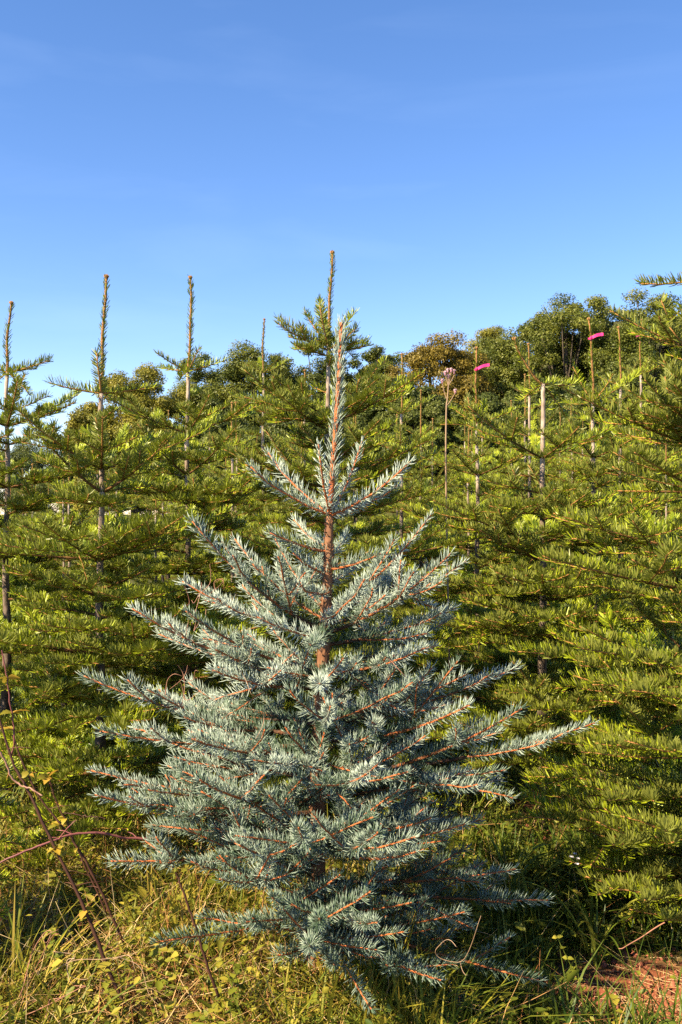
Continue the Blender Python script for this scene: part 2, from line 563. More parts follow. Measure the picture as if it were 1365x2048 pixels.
    for r in B:
        branch(*r)


make_blue()


# ------------------------------------------------------------------ plantation firs
def fir_whorls(H, leader, sp0, rng, nw, az0):
    """heights, ages, lengths of the whorls below the leader of a fir"""
    out = []
    z = H - leader
    k = 0
    while z > 0.12 and k < nw:
        out.append((z, k + 1))
        z -= sp0 * 1.0 * (1.0 + 0.12 * k) * rng.uniform(0.9, 1.1)
        k += 1
    return out


def make_fir(label, tip, wy, Y, seed, sp=0.30, reach=1.0, top=None, crook=None, dens=600, extra=(), detailed=True, leader_needles=True, group="firs of the plantation rows", base=None, rises=(0.55, 0.42, 0.3, 0.18, 0.06, -0.04, -0.12)):
    rng = np.random.default_rng(seed)
    tipw = at(tip[0], tip[1], Y)
    w1 = at(wy[0], wy[1], Y)
    if base is None:
        bx = w1[0] + (w1[0] - tipw[0]) * 0.35
    else:
        bx = at(base, 0, Y)[0]
    bz = float(gz(bx, Y))
    org = np.array([bx, Y, bz])
    root = thing("fir_tree", org, label, "tree", group)
    tipw, w1 = tipw - org, w1 - org
    H1 = w1[2]
    leadL = np.linalg.norm(tipw - w1)
    # trunk
    zz = np.linspace(-0.05, H1, 26)
    P = np.stack([w1[0] * np.clip(zz / H1, 0, 1) ** 1.3, np.zeros(26), zz], -1)
    P[:, :2] += np.sin(zz * 7 + seed)[:, None] * 0.004
    P[-1] = w1

    def tat(z):
        return np.array([np.interp(z, zz, P[:, i]) for i in range(3)])
    rr = np.interp(zz, [0, H1 * 0.6, H1], [0.030 * H1 / 2, 0.0145, 0.0095])
    b = Buf()
    nb = zz * 0
    tubes(b, P[None], rr[None] * (1 + 0.05 * np.sin(zz * 40))[None], S=9, a=np.interp(zz, [H1 * 0.3, H1 * 0.75, H1], [0.0, 0.45, 0.62])[None])
    link("trunk", b.mesh("fir_trunk", M_ftrunk, True), root)
    # leader
    if crook is None:
        t7 = np.linspace(0, 1, 7)[:, None]
        LP = w1 + (tipw - w1) * t7 + np.array([0.010, 0, 0]) * np.sin(t7 * 3.1416) * math.sin(seed * 1.7) + np.array([0.003, 0, 0]) * np.sin(t7 * 9.42)
    else:
        cp = np.array([at(x, y, Y) for x, y in crook]) - org
        t7 = np.linspace(0, 1, 9)
        LP = np.stack([np.interp(t7, np.linspace(0, 1, len(cp)), cp[:, i]) for i in range(3)], -1)
    b = Buf()
    tubes(b, LP[None], np.linspace(0.0082, 0.0052, len(LP))[None], S=7, a=[0.5])
    # bud cluster
    e = LP[-1]
    an = np.arange(5) * 1.2566
    bd = np.stack([np.stack([e + np.array([math.cos(x) * .004, math.sin(x) * .004, 0]), e + np.array([math.cos(x) * .008, math.sin(x) * .008, .008]), e + np.array([math.cos(x) * .004, math.sin(x) * .004, .016])]) for x in an])
    tubes(b, bd, np.tile([[0.004, 0.0055, 0.001]], (5, 1)), S=5, a=[0.9] * 5)
    ld = link("leader", b.mesh("fir_leader", M_flead, True), root)
    bn = Buf()
    if crook is None:
        needles(bn, LP[None], 0.007, rng, 420, 0.027, 0.0034, 'blade', 0.0, (40, 28), np.array([0.5]))
    else:
        needles(bn, LP[None], 0.006, rng, 950, 0.036, 0.0048, 'blade', 0.0, (58, 40), np.array([0.8]), spread=150.)
    link("needles", bn.mesh("leader_needles", M_fir), ld)
    allS = []

    def mk(p, q, age, sag=0.5):
        h = q - p
        hd = h.copy(); hd[2] = 0
        c = p + hd * 0.5 + Z * h[2] * (0.5 - 0.35 * sag)
        s = Shoots()
        grow(s, p, c, q, age, 0.0025 + 0.0017 * age, 0 if age > 1 else 2, rng, FIR)
        allS.append(s)

    az = rng.random() * 6.28
    for z, k in fir_whorls(H1 + 1e-3, 0, sp, rng, 9, az):
        age = min(k, 4)
        ln = reach * [0.22, 0.42, 0.60, 0.76, 0.88, 0.96, 1.0, 1.0, 0.98][min(k - 1, 8)] * (leadL / 0.45 if k == 1 else 1)
        rise = rises[min(k - 1, 6)]
        if k == 1 and top is not None:
            for (tx, ty, dy) in top:
                mk(tat(z), at(tx, ty, Y + dy) - org, 1, 0.3)
        else:
            n = 5 if k < 3 else 6
            if k > 3:
                az = -1.571 + rng.normal(0, 0.3)
            for i in range(n):
                a = az + i * 6.283 / n + rng.normal(0, 0.15)
                l2 = ln * rng.uniform(0.82, 1.12)
                q = tat(z) + np.array([math.cos(a) * l2, math.sin(a) * l2, l2 * (rise + rng.normal(0, 0.07))])
                mk(tat(z), q, age)
        az += 0.7
        # branches between the whorls
        if k >= 1:
            for i in range(3 if k == 1 else 5):
                z2 = z - sp * rng.uniform(0.2, 0.85)
                if z2 < 0.1:
                    continue
                a = rng.random() * 6.283
                l2 = ln * rng.uniform(0.45, 0.75) * (0.75 if k == 1 else 1)
                q = tat(z2) + np.array([math.cos(a) * l2, math.sin(a) * l2, l2 * (rise * 0.6 + rng.normal(0, 0.1))])
                mk(tat(z2), q, max(1, min(age, 3)))
    for (tx, ty, dy, py, age) in extra:
        z = CAM_Z - (py - 1024) / FPX * Y - bz
        mk(tat(z), at(tx, ty, Y + dy) - org, age)
    if detailed:
        for s in allS:
            A = s.arr()
            b1, b2 = Buf(), Buf()
            shoot_mesh_wood(b1, A[0], np.maximum(A[1], 0.0026), np.maximum(A[2], 0.0022), np.where(A[4] == 0, 0.5 + 0.5 * A[3], 0.3 * A[3]), S=4)
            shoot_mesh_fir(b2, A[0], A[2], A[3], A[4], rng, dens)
            br = link("branch", b1.mesh("fir_branch", M_ftwig, True), root)
            link("needles", b2.mesh("branch_needles", M_fir), br)
    else:
        b2 = Buf()
        for s in allS:
            A = s.arr()
            shoot_mesh_wood(b2, A[0], A[1], A[2], A[3], m=1, S=3)
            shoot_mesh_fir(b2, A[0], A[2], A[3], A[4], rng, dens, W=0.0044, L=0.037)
        link("crown", b2.mesh("fir_crown", [M_fir, M_ftwig]), root)
    return root, org


NEAR = [
    dict(label="tall green fir at the left edge with its bare leader highest over pale sky", tip=(23, 608), wy=(15, 745), Y=5.0, seed=21, top=[(102, 722, -.05), (75, 735, .08), (-40, 720, 0), (60, 790, -.15), (-30, 790, .1)]),
    dict(label="green fir with long leader, two flat arms and white trunk left of the spruce", tip=(213, 556), wy=(203, 787), Y=4.1, seed=22, sp=0.36, top=[(98, 768, -.05), (318, 775, .05), (194, 705, -.08), (215, 790, .2)], extra=[(45, 825, -.25, 985, 3), (345, 872, -.1, 985, 3), (10, 1130, -.3, 1190, 4), (290, 1190, -.5, 1200, 3), (160, 1250, -.7, 1260, 3), (330, 1060, -.3, 1120, 3), (250, 1460, -.7, 1400, 4), (120, 1560, -.6, 1500, 4)]),
    dict(label="green fir with straight thin leader above a spray of three short twigs", tip=(381, 557), wy=(376, 742), Y=5.1, seed=23, sp=0.33, top=[(312, 706, -.05), (455, 720, .05), (398, 697, -.05), (320, 735, .15), (360, 760, -.15)], extra=[(276, 848, -.3, 950, 3), (475, 852, -.3, 950, 3), (350, 1000, -.6, 1000, 3), (500, 960, -.2, 1050, 3)]),
    dict(label="tall green fir rising right behind the top of the blue spruce", tip=(665, 507), wy=(656, 690), Y=4.7, seed=24, sp=0.33, top=[(556, 640, -.05), (610, 622, .1), (640, 612, -.1), (735, 685, .1), (710, 625, .05), (590, 700, .2)], extra=[(557, 648, -.12, 700, 2), (742, 690, .1, 705, 2), (590, 690, -.2, 712, 2), (715, 655, -.15, 700, 2), (640, 600, .15, 690, 1), (490, 740, -.3, 850, 3), (842, 748, -.3, 850, 3), (770, 722, .1, 830, 3), (560, 790, -.45, 860, 3), (860, 880, -.3, 960, 3), (470, 900, -.3, 990, 3), (760, 840, -.5, 930, 3)]),
    dict(label="green fir with broken trunk top and a side shoot bent over as crooked leader", tip=(1085, 700), wy=(1086, 768), Y=4.5, seed=25, sp=0.34, crook=[(1087, 772), (1070, 755), (1048, 722), (1036, 700), (1029, 680)], top=[(1155, 770, .05), (1130, 830, .1), (1040, 800, .1)], extra=[(1010, 1190, -.6, 1180, 3), (1085, 1150, -.75, 1180, 4), (1000, 1010, -.4, 1030, 3), (1170, 990, -.4, 1040, 3), (960, 1060, -.2, 1120, 4), (1130, 1420, -.8, 1400, 4), (1150, 1300, -.6, 1290, 4), (1100, 1240, -.85, 1230, 4)], rises=(0.3, 0.35, 0.28, 0.16, 0.05, -0.05, -0.12)),
    dict(label="large green fir cut by the right edge, its lower boughs reaching over the grass", tip=(1450, 330), wy=(1452, 560), Y=3.5, seed=26, sp=0.30, reach=1.02, top=[(1280, 570, -.05), (1340, 640, -.2), (1560, 540, 0), (1460, 480, -.1)], extra=[(1340, 655, -.15, 770, 2), (1305, 715, .1, 800, 3), (1350, 770, -.5, 880, 3), (1290, 760, -.4, 900, 3), (1270, 905, -.5, 1000, 3), (1085, 1112, -.45, 1190, 4), (1155, 1295, -.40, 1330, 4), (1240, 1385, -.6, 1390, 4), (1130, 1480, -.30, 1500, 4), (1235, 1490, -.7, 1500, 4), (1215, 1600, -.65, 1570, 4), (1225, 1690, -.80, 1640, 4), (1195, 1790, -.70, 1700, 4), (1330, 1660, -.95, 1640, 4), (1290, 1800, -.85, 1740, 4), (1350, 1500, -.95, 1500, 4), (1330, 1840, -.8, 1800, 3), (1180, 1400, .1, 1420, 4)]),
    dict(label="green fir with pink tape on a leader above four upswept twigs", tip=(1178, 640), wy=(1186, 806), Y=5.6, seed=27, sp=0.33, top=[(1112, 768, -.1), (1147, 734, .1), (1228, 747, -.05), (1282, 745, .1), (1120, 810, .2)]),
    dict(label="green fir with pink tape near its leader tip, beside the purple thistle", tip=(953, 698), wy=(955, 848), Y=5.9, seed=28, sp=0.33, top=[(935, 795, -.05), (970, 805, .05), (905, 815, .1), (1040, 815, 0), (880, 850, -.1)]),
    dict(label="low young fir whose boughs poke in at the left edge behind the dead stems", tip=(-484, 1370), wy=(-484, 1455), Y=2.85, seed=29, sp=0.2, reach=0.85, extra=[(50, 1690, .35, 1640, 4), (30, 1610, .5, 1590, 3), (20, 1760, .2, 1700, 4), (25, 1540, .5, 1540, 3), (10, 1830, .1, 1760, 3)]),
]
for k in NEAR:
    make_fir(**k)


# ------------------------------------------------------------------ firs farther back in the rows
def copy_thing(root, loc, rz, sc, label, group):
    r = root.copy()
    scene.collection.objects.link(r)
    r.location = loc
    r.rotation_euler = (0, 0, rz)
    r.scale = (sc, sc, sc)
    r['label'] = label
    if group:
        r['group'] = group
    for ch in list(root.children):
        c = ch.copy()
        scene.collection.objects.link(c)
        c.parent = r
        for g in list(ch.children):
            d = g.copy()
            scene.collection.objects.link(d)
            d.parent = c
    return r


PROTO = []
FARG = "firs of the plantation rows"
for i, (tx, ty, wx, wy_, Y, lab) in enumerate([
    (529, 640, 527, 746, 8.5, "small green fir with rusty leader, between the three twig fir and the blue spruce top"),
    (804, 710, 803, 828, 7.6, "slim green fir with yellowish leader below the rusty brown tree"),
    (1237, 656, 1241, 770, 7.4, "green fir with plain leader between the two pink taped leaders at right"),
]):
    PROTO.append(make_fir(lab, (tx, ty), (wx, wy_), Y, 40 + i, detailed=False, dens=380, sp=0.33))


def place_far(px, py, Y, k, label, rz):
    root, org = PROTO[k]
    H = PROTO_H[k]
    g = at(px, py, Y)
    z0 = float(gz(g[0], Y))
    return copy_thing(root, (g[0], Y, z0), rz, (g[2] - z0) / H, label, FARG)


PROTO_H = []
for (root, org), (tx, ty, Y) in zip(PROTO, [(529, 640, 8.5), (804, 710, 7.6), (1237, 656, 7.4)]):
    PROTO_H.append(at(tx, ty, Y)[2] - org[2])

for px, py, Y, k, lab in [
    (842, 782, 9.5, 1, "tiny fir leader just right of the yellowish one below the brown tree"),
    (1060, 690, 8.6, 2, "fir with tall thin leader right behind the crooked fir"),
    (1051, 750, 9.0, 0, "fir with lower thin leader just left of the tall thin one behind the crooked fir"),
    (1281, 642, 8.0, 0, "rightmost fir with a scrap of pink tape on its leader"),
    (1312, 772, 9.0, 1, "short fir right of the rightmost taped fir"),
    (609, 742, 10.5, 1, "thin fir leader just left of the tall fir behind the blue spruce"),
    (474, 806, 8.0, 2, "low fir under the round dark tree left of centre"),
    (233, 880, 8.0, 0, "short fir behind the white trunk at left"),
    (312, 935, 7.0, 1, "short fir between the white trunk and the three twig fir"),
    (128, 905, 6.2, 0, "fir filling the pale gap between the left edge fir and the white trunk"),
    (66, 930, 7.2, 1, "lower fir behind the trunk of the left edge fir"),
    (1145, 800, 8.0, 1, "dark slim fir top left of the four upswept twigs"),
]:
    place_far(px, py, Y, k, lab, k * 1.3 + px)

rngf = np.random.default_rng(77)
cnt = 0
for row, Y in enumerate([6.6, 7.9, 9.3, 10.8, 12.6, 14.6, 17.0]):
    half = 690 / FPX * Y + 0.4
    n = int(2 * half / (1.25 if row < 2 else 1.6))
    for i in range(n):
        x = -half + (i + 0.5 + rngf.uniform(-0.25, 0.25)) * 2 * half / n
        y = Y + rngf.uniform(-0.3, 0.3)
        px = 682.5 + x / y * FPX
        top = rngf.uniform(800, 880) if px > 330 else rngf.uniform(880, 950)
        if px < 160:
            top = rngf.uniform(925, 975) if row > 0 else 900
        o = place_far(px, top, y, int(rngf.integers(0, 3)), "green fir half hidden among the plantation rows behind the front firs", rngf.random() * 6.28)
        o['group'] = "half hidden firs behind the front rows"


# ------------------------------------------------------------------ marker tapes
def tape(px, py, Y, tx, ty, label, L2=None):
    b = Buf()
    c = at(px, py, Y)
    # loop round the leader
    an = np.linspace(0, 2 * np.pi, 13)
    wv = 0.010
    rad = 0.0125
    ring = np.stack([c + np.stack([np.cos(an) * rad, np.sin(an) * rad, np.sin(an) * 0.003 - wv * s], -1) for s in (-0.5, 0.5)], 1)
    n = len(an)
    idx = np.arange(2 * n).reshape(n, 2)
    q = np.stack([idx[:-1, 0], idx[1:, 0], idx[1:, 1], idx[:-1, 1]], -1)
    b.add(ring, q=q)
    e = at(tx, ty, Y - 0.02)
    k = np.linspace(0, 1, 9)[:, None]
    path = c + np.array([0, -rad, 0]) + (e - c) * k + np.array([0, -1, 0]) * np.sin(k * 5) * 0.006 + Z * np.sin(k * 3.1) * 0.006
    for off in (0.0, 0.006):
        pp = path + np.array([0, -off, 0]) * k
        st = np.stack([pp - Z * wv, pp + Z * wv * (0.9 - 0.1 * k)], 1)
        idx = np.arange(18).reshape(9, 2)
        b.add(st, q=np.stack([idx[:-1, 0], idx[1:, 0], idx[1:, 1], idx[:-1, 1]], -1), a=0.6)
    # knot
    tubes(b, np.array([[c + [0, -rad - .001, -wv], c + [0, -rad - .006, 0], c + [0, -rad - .001, wv]]]), np.array([[0.004, 0.007, 0.004]]), S=6)
    o = link("marker_tape", b.mesh("marker_tape", M_tape, True), None, label=label, category="tape", group="pink tapes on the fir leaders")
    return o


M_tape = mat("pink_tape", [(0, (0.85, 0.03, 0.22)), (1, (0.95, 0.07, 0.33))], rough=0.4, spec=0.4, trans=0.3)
tape(1181, 677, 5.6, 1206, 669, "bright pink tape tied on the leader above the four upswept twigs")
tape(953, 739, 5.9, 979, 730, "bright pink tape tied on the leader beside the purple thistle")
tape(1281, 671, 8.0, 1272, 673, "small scrap of pink tape on the rightmost bare leader")


# ------------------------------------------------------------------ far broadleaf trees
def broadleaf(label, px, top, width, Y, seed, m, name="broadleaf_tree", bottom=None, dens=1.0, leaf=0.064):
    rng = np.random.default_rng(seed)
    X = (px - 682.5) / FPX * Y
    z0 = float(gz(X, Y))
    ztop = CAM_Z - (top - 1024) / FPX * Y
    H = ztop - z0
    W = width / FPX * Y / 2
    root = thing(name, (X, Y, z0), label, "tree", "broadleaf trees on the hill")
    b = Buf()
    K = 8
    g = np.linspace(0, 1, K)[:, None]
    tr = np.array([0, 0, -0.3]) + g * np.array([rng.normal(0, .3), rng.normal(0, .3), H * 0.8])
    tubes(b, tr[None], np.linspace(0.028 * H, 0.006 * H, K)[None], S=8, a=[0.4])
    # clump centres spread through an uneven crown
    nC = int(125 * dens)
    v = nrm(rng.normal(size=(nC, 3)))
    v[:, 2] = np.abs(v[:, 2]) * rng.choice([1, 1, -0.95], nC)
    rr = rng.uniform(0.45, 1.0, nC) ** 0.6
    cz = H * 0.51
    C = v * rr[:, None] * np.array([W, W * 0.9, H * 0.48]) * rng.uniform(0.85, 1.08, (nC, 1)) * 0.95
    C[:, 2] += cz
    low = C[:, 2] < H * 0.55
    # limbs to the clumps
    st = tr[np.clip((C[:, 2] / H * 0.75 * (K - 1)).astype(int), 1, K - 2)]
    mid = (st + C) / 2 - np.array([0, 0, 0.05 * H])
    lim = np.stack([st, mid, C], 1)
    tubes(b, lim[::4], np.tile([[0.008 * H, 0.005 * H, 0.002 * H]], (len(lim[::4]), 1)), S=4, a=rng.random(len(lim[::4])) * .6)
    link("trunk", b.mesh("broadleaf_trunk", M_leafbark, True), root)
    # leaves in drooping sprays
    lf = Buf()
    nl = int(700 * dens ** 0.2)
    sc = rng.uniform(0.08, 0.17, nC) * (W + H / 2) * 0.62
    tone = rng.random(nC) * 0.5
    i = np.repeat(np.arange(nC), nl)
    M = len(i)
    d = nrm(rng.normal(size=(M, 3))) * (rng.random((M, 1)) ** 0.45)
    d[:, 2] *= 0.62
    p = C[i] + d * sc[i][:, None]
    p += nrm(rng.normal(size=(M, 3))) * 0.12
    n = nrm(d * 0.9 + rng.normal(0, 0.45, (M, 3)) + np.array([0, 0, 0.5]))
    a = nrm(np.cross(n, rng.normal(size=(M, 3))))
    bb = np.cross(n, a)
    s = leaf * rng.uniform(0.5, 1.5, (M, 1))
    V = np.stack([p - a * s, p - bb * s * 0.55 + n * s * .1, p + a * s, p + bb * s * 0.55 + n * s * .1], 1)
    q = np.arange(M * 4).reshape(M, 4)
    lf.add(V, q=q, a=np.repeat(np.clip(tone[i] + rng.random(M) * 0.5, 0, 1), 4))
    link("crown", lf.mesh("broadleaf_crown", m), root)


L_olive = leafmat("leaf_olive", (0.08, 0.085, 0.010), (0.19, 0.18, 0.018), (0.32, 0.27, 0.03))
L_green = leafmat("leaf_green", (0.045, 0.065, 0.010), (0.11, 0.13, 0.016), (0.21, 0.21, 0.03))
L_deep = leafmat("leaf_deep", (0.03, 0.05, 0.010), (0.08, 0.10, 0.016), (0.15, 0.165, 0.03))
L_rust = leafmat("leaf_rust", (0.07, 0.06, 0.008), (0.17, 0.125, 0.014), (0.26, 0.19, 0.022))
for a in [
    ("blue green far tree low at the left edge of the wood", 70, 872, 210, 95, 1, L_deep),
    ("yellow olive round tree at the left end of the wood", 270, 722, 270, 62, 2, L_olive),
    ("small olive tree low before the round tree at the left end of the wood", 190, 800, 130, 60, 3, L_olive),
    ("dark green tree between the yellow olive tree and the rounded one left of centre", 410, 712, 200, 66, 4, L_green),
    ("green rounded tree just left of the blue spruce leader", 515, 672, 200, 64, 5, L_green),
    ("green tree behind the tall fir at the blue spruce leader", 630, 690, 190, 66, 6, L_deep),
    ("dark green tree just right of the blue spruce leader", 755, 674, 180, 66, 7, L_green),
    ("rusty brown tree, the only reddish one of the wood", 875, 660, 250, 60, 8, L_rust),
    ("small yellow green tree peeping over the rusty tree's right shoulder", 975, 640, 150, 70, 9, L_olive),
    ("green tree rising from the rusty tree towards the tallest one", 1045, 612, 210, 64, 10, L_green),
    ("tallest tree of the wood with a broad rounded top", 1135, 572, 250, 62, 11, L_green),
    ("tall open crowned tree at the right end of the wood", 1305, 576, 260, 60, 12, L_green),
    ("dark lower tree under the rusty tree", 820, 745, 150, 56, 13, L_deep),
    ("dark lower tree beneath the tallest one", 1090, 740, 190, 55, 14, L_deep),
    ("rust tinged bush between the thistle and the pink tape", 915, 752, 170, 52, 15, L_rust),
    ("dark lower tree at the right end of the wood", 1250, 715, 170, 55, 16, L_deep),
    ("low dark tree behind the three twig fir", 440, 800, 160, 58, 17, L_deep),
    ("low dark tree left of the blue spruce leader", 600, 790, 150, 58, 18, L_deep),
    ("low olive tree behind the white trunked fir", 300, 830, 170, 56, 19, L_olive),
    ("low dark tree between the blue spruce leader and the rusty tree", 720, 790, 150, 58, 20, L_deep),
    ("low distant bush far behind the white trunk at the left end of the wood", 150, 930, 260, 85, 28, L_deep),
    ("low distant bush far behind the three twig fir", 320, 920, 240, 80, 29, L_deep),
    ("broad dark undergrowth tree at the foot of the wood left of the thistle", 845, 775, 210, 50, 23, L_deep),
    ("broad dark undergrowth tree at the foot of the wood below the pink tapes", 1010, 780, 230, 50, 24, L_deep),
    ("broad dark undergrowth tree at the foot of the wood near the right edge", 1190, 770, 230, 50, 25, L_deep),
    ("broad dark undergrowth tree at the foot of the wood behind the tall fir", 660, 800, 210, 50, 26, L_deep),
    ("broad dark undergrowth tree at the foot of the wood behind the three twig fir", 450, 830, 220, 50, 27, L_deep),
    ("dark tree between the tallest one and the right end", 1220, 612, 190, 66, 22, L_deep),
]:
    broadleaf(*a)


def leaf(buf, p, d, up, L, W, a=0.5, curl=0.15, teeth=0):
    """one leaf blade of 2 x K quads with a fold and pointed tip"""
    K = 9
    t = np.linspace(0, 1, K)
    d, up = nrm(np.asarray(d, float)), np.asarray(up, float)
    s = nrm(np.cross(d, up))
    n = np.cross(s, d)
    prof = np.sin(np.pi * t ** 0.75) * W / 2 * (1 + teeth * 0.25 * (np.arange(K) % 2))
    mid = p + d * (L * t)[:, None] - n * (curl * L * t ** 2)[:, None]
    V = np.stack([mid - s * prof[:, None] + n * (prof * .3)[:, None], mid, mid + s * prof[:, None] + n * (prof * .3)[:, None]], 1)
    idx = np.arange(K * 3).reshape(K, 3)
    q = np.concatenate([np.stack([idx[:-1, j], idx[:-1, j + 1], idx[1:, j + 1], idx[1:, j]], -1) for j in (0, 1)])
    buf.add(V, q=q, a=a)


# ------------------------------------------------------------------ grass and weeds
def blades(buf, X, Y, h, lean, w, rng, shade, K=4):
    N = len(X)
    az = rng.random(N) * 2 * np.pi
    d = np.stack([np.cos(az), np.sin(az), np.zeros(N)], -1)
    b0 = np.stack([X, Y, gz(X, Y) - 0.005], -1)
    t = np.linspace(0, 1, K)
    P = b0[:, None] + Z * (h[:, None] * (t - 0.35 * lean[:, None] * t ** 2.2))[:, :, None] + d[:, None] * (h[:, None] * lean[:, None] * t ** 1.8)[:, :, None]
    sd = np.stack([-np.sin(az + rng.normal(0, .5, N)), np.cos(az), np.zeros(N)], -1)
    sd = nrm(sd)
    ww = (w[:, None] * np.array([0.7, 1.0, 0.8, 0.12][:K])[None])[:, :, None]
    V = np.stack([P - sd[:, None] * ww, P + sd[:, None] * ww], 2)
    idx = np.arange(N * K * 2).reshape(N, K, 2)
    q = np.stack([idx[:, :-1, 0], idx[:, :-1, 1], idx[:, 1:, 1], idx[:, 1:, 0]], -1)
    buf.add(V, q=q, a=np.repeat(shade, K * 2))


rg = np.random.default_rng(5)


def scatter(n, y0, y1):
    y = rg.uniform(y0, y1, n)
    x = rg.uniform(-1, 1, n) * (690 / FPX * y + 0.15)
    k = soil_mask(x, y) < rg.random(n) * 0.45 + 0.05
    return x[k], y[k]


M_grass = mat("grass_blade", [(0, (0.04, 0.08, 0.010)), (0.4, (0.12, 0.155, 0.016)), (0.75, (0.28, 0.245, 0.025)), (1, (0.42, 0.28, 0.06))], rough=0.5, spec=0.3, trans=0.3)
M_straw = mat("dry_grass", [(0, (0.30, 0.12, 0.04)), (0.5, (0.45, 0.26, 0.10)), (1, (0.62, 0.48, 0.26))], rough=0.6, spec=0.2, trans=0.15)
M_weed = mat("weed_leaf", [(0, (0.06, 0.10, 0.012)), (0.5, (0.18, 0.20, 0.02)), (1, (0.36, 0.30, 0.04))], rough=0.5, spec=0.3, trans=0.35)


def clumpn(x, y):
    return np.sin(x * 6.1 + 1.3) * np.sin(y * 5.3) + 0.6 * np.sin(x * 13 + y * 9)


gb = Buf()
x, y = scatter(34000, 2.45, 4.3)
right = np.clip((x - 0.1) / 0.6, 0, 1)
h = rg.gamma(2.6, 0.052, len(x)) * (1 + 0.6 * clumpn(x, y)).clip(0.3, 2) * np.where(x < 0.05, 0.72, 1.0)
h = h.clip(0.03, 0.42) * np.where((x > 0.1) & (x < 1.0) & (y > 2.9), 0.62, 1.0)  # kept short right of the spruce so fewer blades catch sun
sh = np.clip(rg.random(len(x)) * 0.55 + 0.30 - 0.34 * right + 0.08 * clumpn(x, y), 0, 1)  # right side darkened, standing in for the spruce's cast shadow
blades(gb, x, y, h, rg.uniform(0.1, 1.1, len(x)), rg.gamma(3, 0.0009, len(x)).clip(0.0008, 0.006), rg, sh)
x, y = scatter(14000, 4.3, 8.0)
blades(gb, x, y, rg.gamma(3, 0.05, len(x)).clip(0.04, 0.4), rg.uniform(0.1, 1.0, len(x)), rg.uniform(0.0016, 0.004, len(x)), rg, rg.random(len(x)) * 0.8)
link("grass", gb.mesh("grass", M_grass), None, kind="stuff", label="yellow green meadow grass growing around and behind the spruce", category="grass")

# dry stalks
sb = Buf()
x, y = scatter(5200, 2.45, 4.6)
k = rg.random(len(x)) < np.where(x < 0.1, 1.0, 0.35)
x, y = x[k], y[k]
blades(sb, x, y, rg.gamma(4, 0.04, len(x)).clip(0.05, 0.4), rg.uniform(0.2, 1.6, len(x)), rg.uniform(0.0007, 0.0015, len(x)), rg, rg.random(len(x)))
# matted reddish tuft at the bottom left
n = 3600
x = rg.normal(-0.55, 0.2, n)
y = rg.normal(2.84, 0.13, n)
blades(sb, x, y, rg.uniform(0.05, 0.16, n), rg.uniform(0.8, 1.8, n), rg.uniform(0.0006, 0.0012, n), rg, rg.random(n) * 0.4)
n = 1500
x = rg.uniform(-1.2, 0.35, n) + rg.normal(0, .1, n)
y = rg.uniform(2.5, 4.2, n)
p0 = np.stack([x, y, gz(x, y) + rg.uniform(0.0, 0.14, n)], -1)
d0 = nrm(np.stack([rg.normal(size=n), rg.normal(size=n), rg.normal(0.1, 0.5, n)], -1))
d1 = nrm(d0 + rg.normal(0, 0.9, (n, 3)))
Ls = rg.uniform(0.06, 0.26, (n, 1))
cv = np.stack([p0, p0 + d0 * Ls * .3, p0 + d0 * Ls * .55 + d1 * Ls * .1, p0 + d0 * Ls * .7 + d1 * Ls * .35, p0 + d0 * Ls * .72 + d1 * Ls * .6], 1)
tubes(sb, cv, np.tile([[0.0010, 0.0010, 0.0009, 0.0008, 0.0005]], (n, 1)), S=4, a=rg.random(n))
n = 260
x = rg.normal(1.02, 0.25, n)
y = rg.normal(2.95, 0.16, n)
p0 = np.stack([x, y, gz(x, y) + 0.006], -1)
az = rg.random(n) * 6.283
d0 = np.stack([np.cos(az), np.sin(az), rg.uniform(0, .12, n)], -1)
cv = p0[:, None] + d0[:, None] * (np.linspace(0, 1, 4)[None, :, None] * rg.uniform(0.03, 0.13, (n, 1, 1)))
tubes(sb, cv, np.full((n, 4), 0.0008), S=4, a=rg.uniform(.4, 1, n))
link("dry_grass", sb.mesh("dry_grass", M_straw), None, kind="stuff", label="straw and rust coloured dry stalks matted through the grass", category="dry grass")

# crumbs of soil
n = 5200
x = np.where(rg.random(n) < 0.75, rg.normal(1.02, 0.32, n), rg.normal(1.12, 0.26, n))
y = np.where(x < 9, rg.normal(2.95, 0.22, n), 0)
far = rg.random(n) < 0.2
y[far] = rg.normal(4.75, 0.25, far.sum())
s = rg.gamma(2, 0.0024, n).clip(0.0015, 0.018)
oc = np.array([[1, 0, 0], [0, 1, 0], [-1, 0, 0], [0, -1, 0], [0, 0, .8], [0, 0, -.8]])
V = np.stack([x, y, gz(x, y) + s * 0.2], -1)[:, None] + oc[None] * s[:, None, None] * rg.uniform(0.6, 1.3, (n, 6, 1))
f = np.array([[0, 1, 4], [1, 2, 4], [2, 3, 4], [3, 0, 4], [1, 0, 5], [2, 1, 5], [3, 2, 5], [0, 3, 5]])
cb = Buf()
cb.add(V, t=(np.arange(n)[:, None, None] * 6 + f[None]).reshape(-1, 3), a=np.repeat(rg.random(n), 6))
link("soil_crumbs", cb.mesh("soil_crumbs", mat("soil_crumb", [(0, (0.14, 0.05, 0.03)), (1, (0.28, 0.10, 0.06))], rough=0.95, spec=0.05)), None, kind="stuff", label="crumbly red brown soil lumps on the bare patches", category="soil")

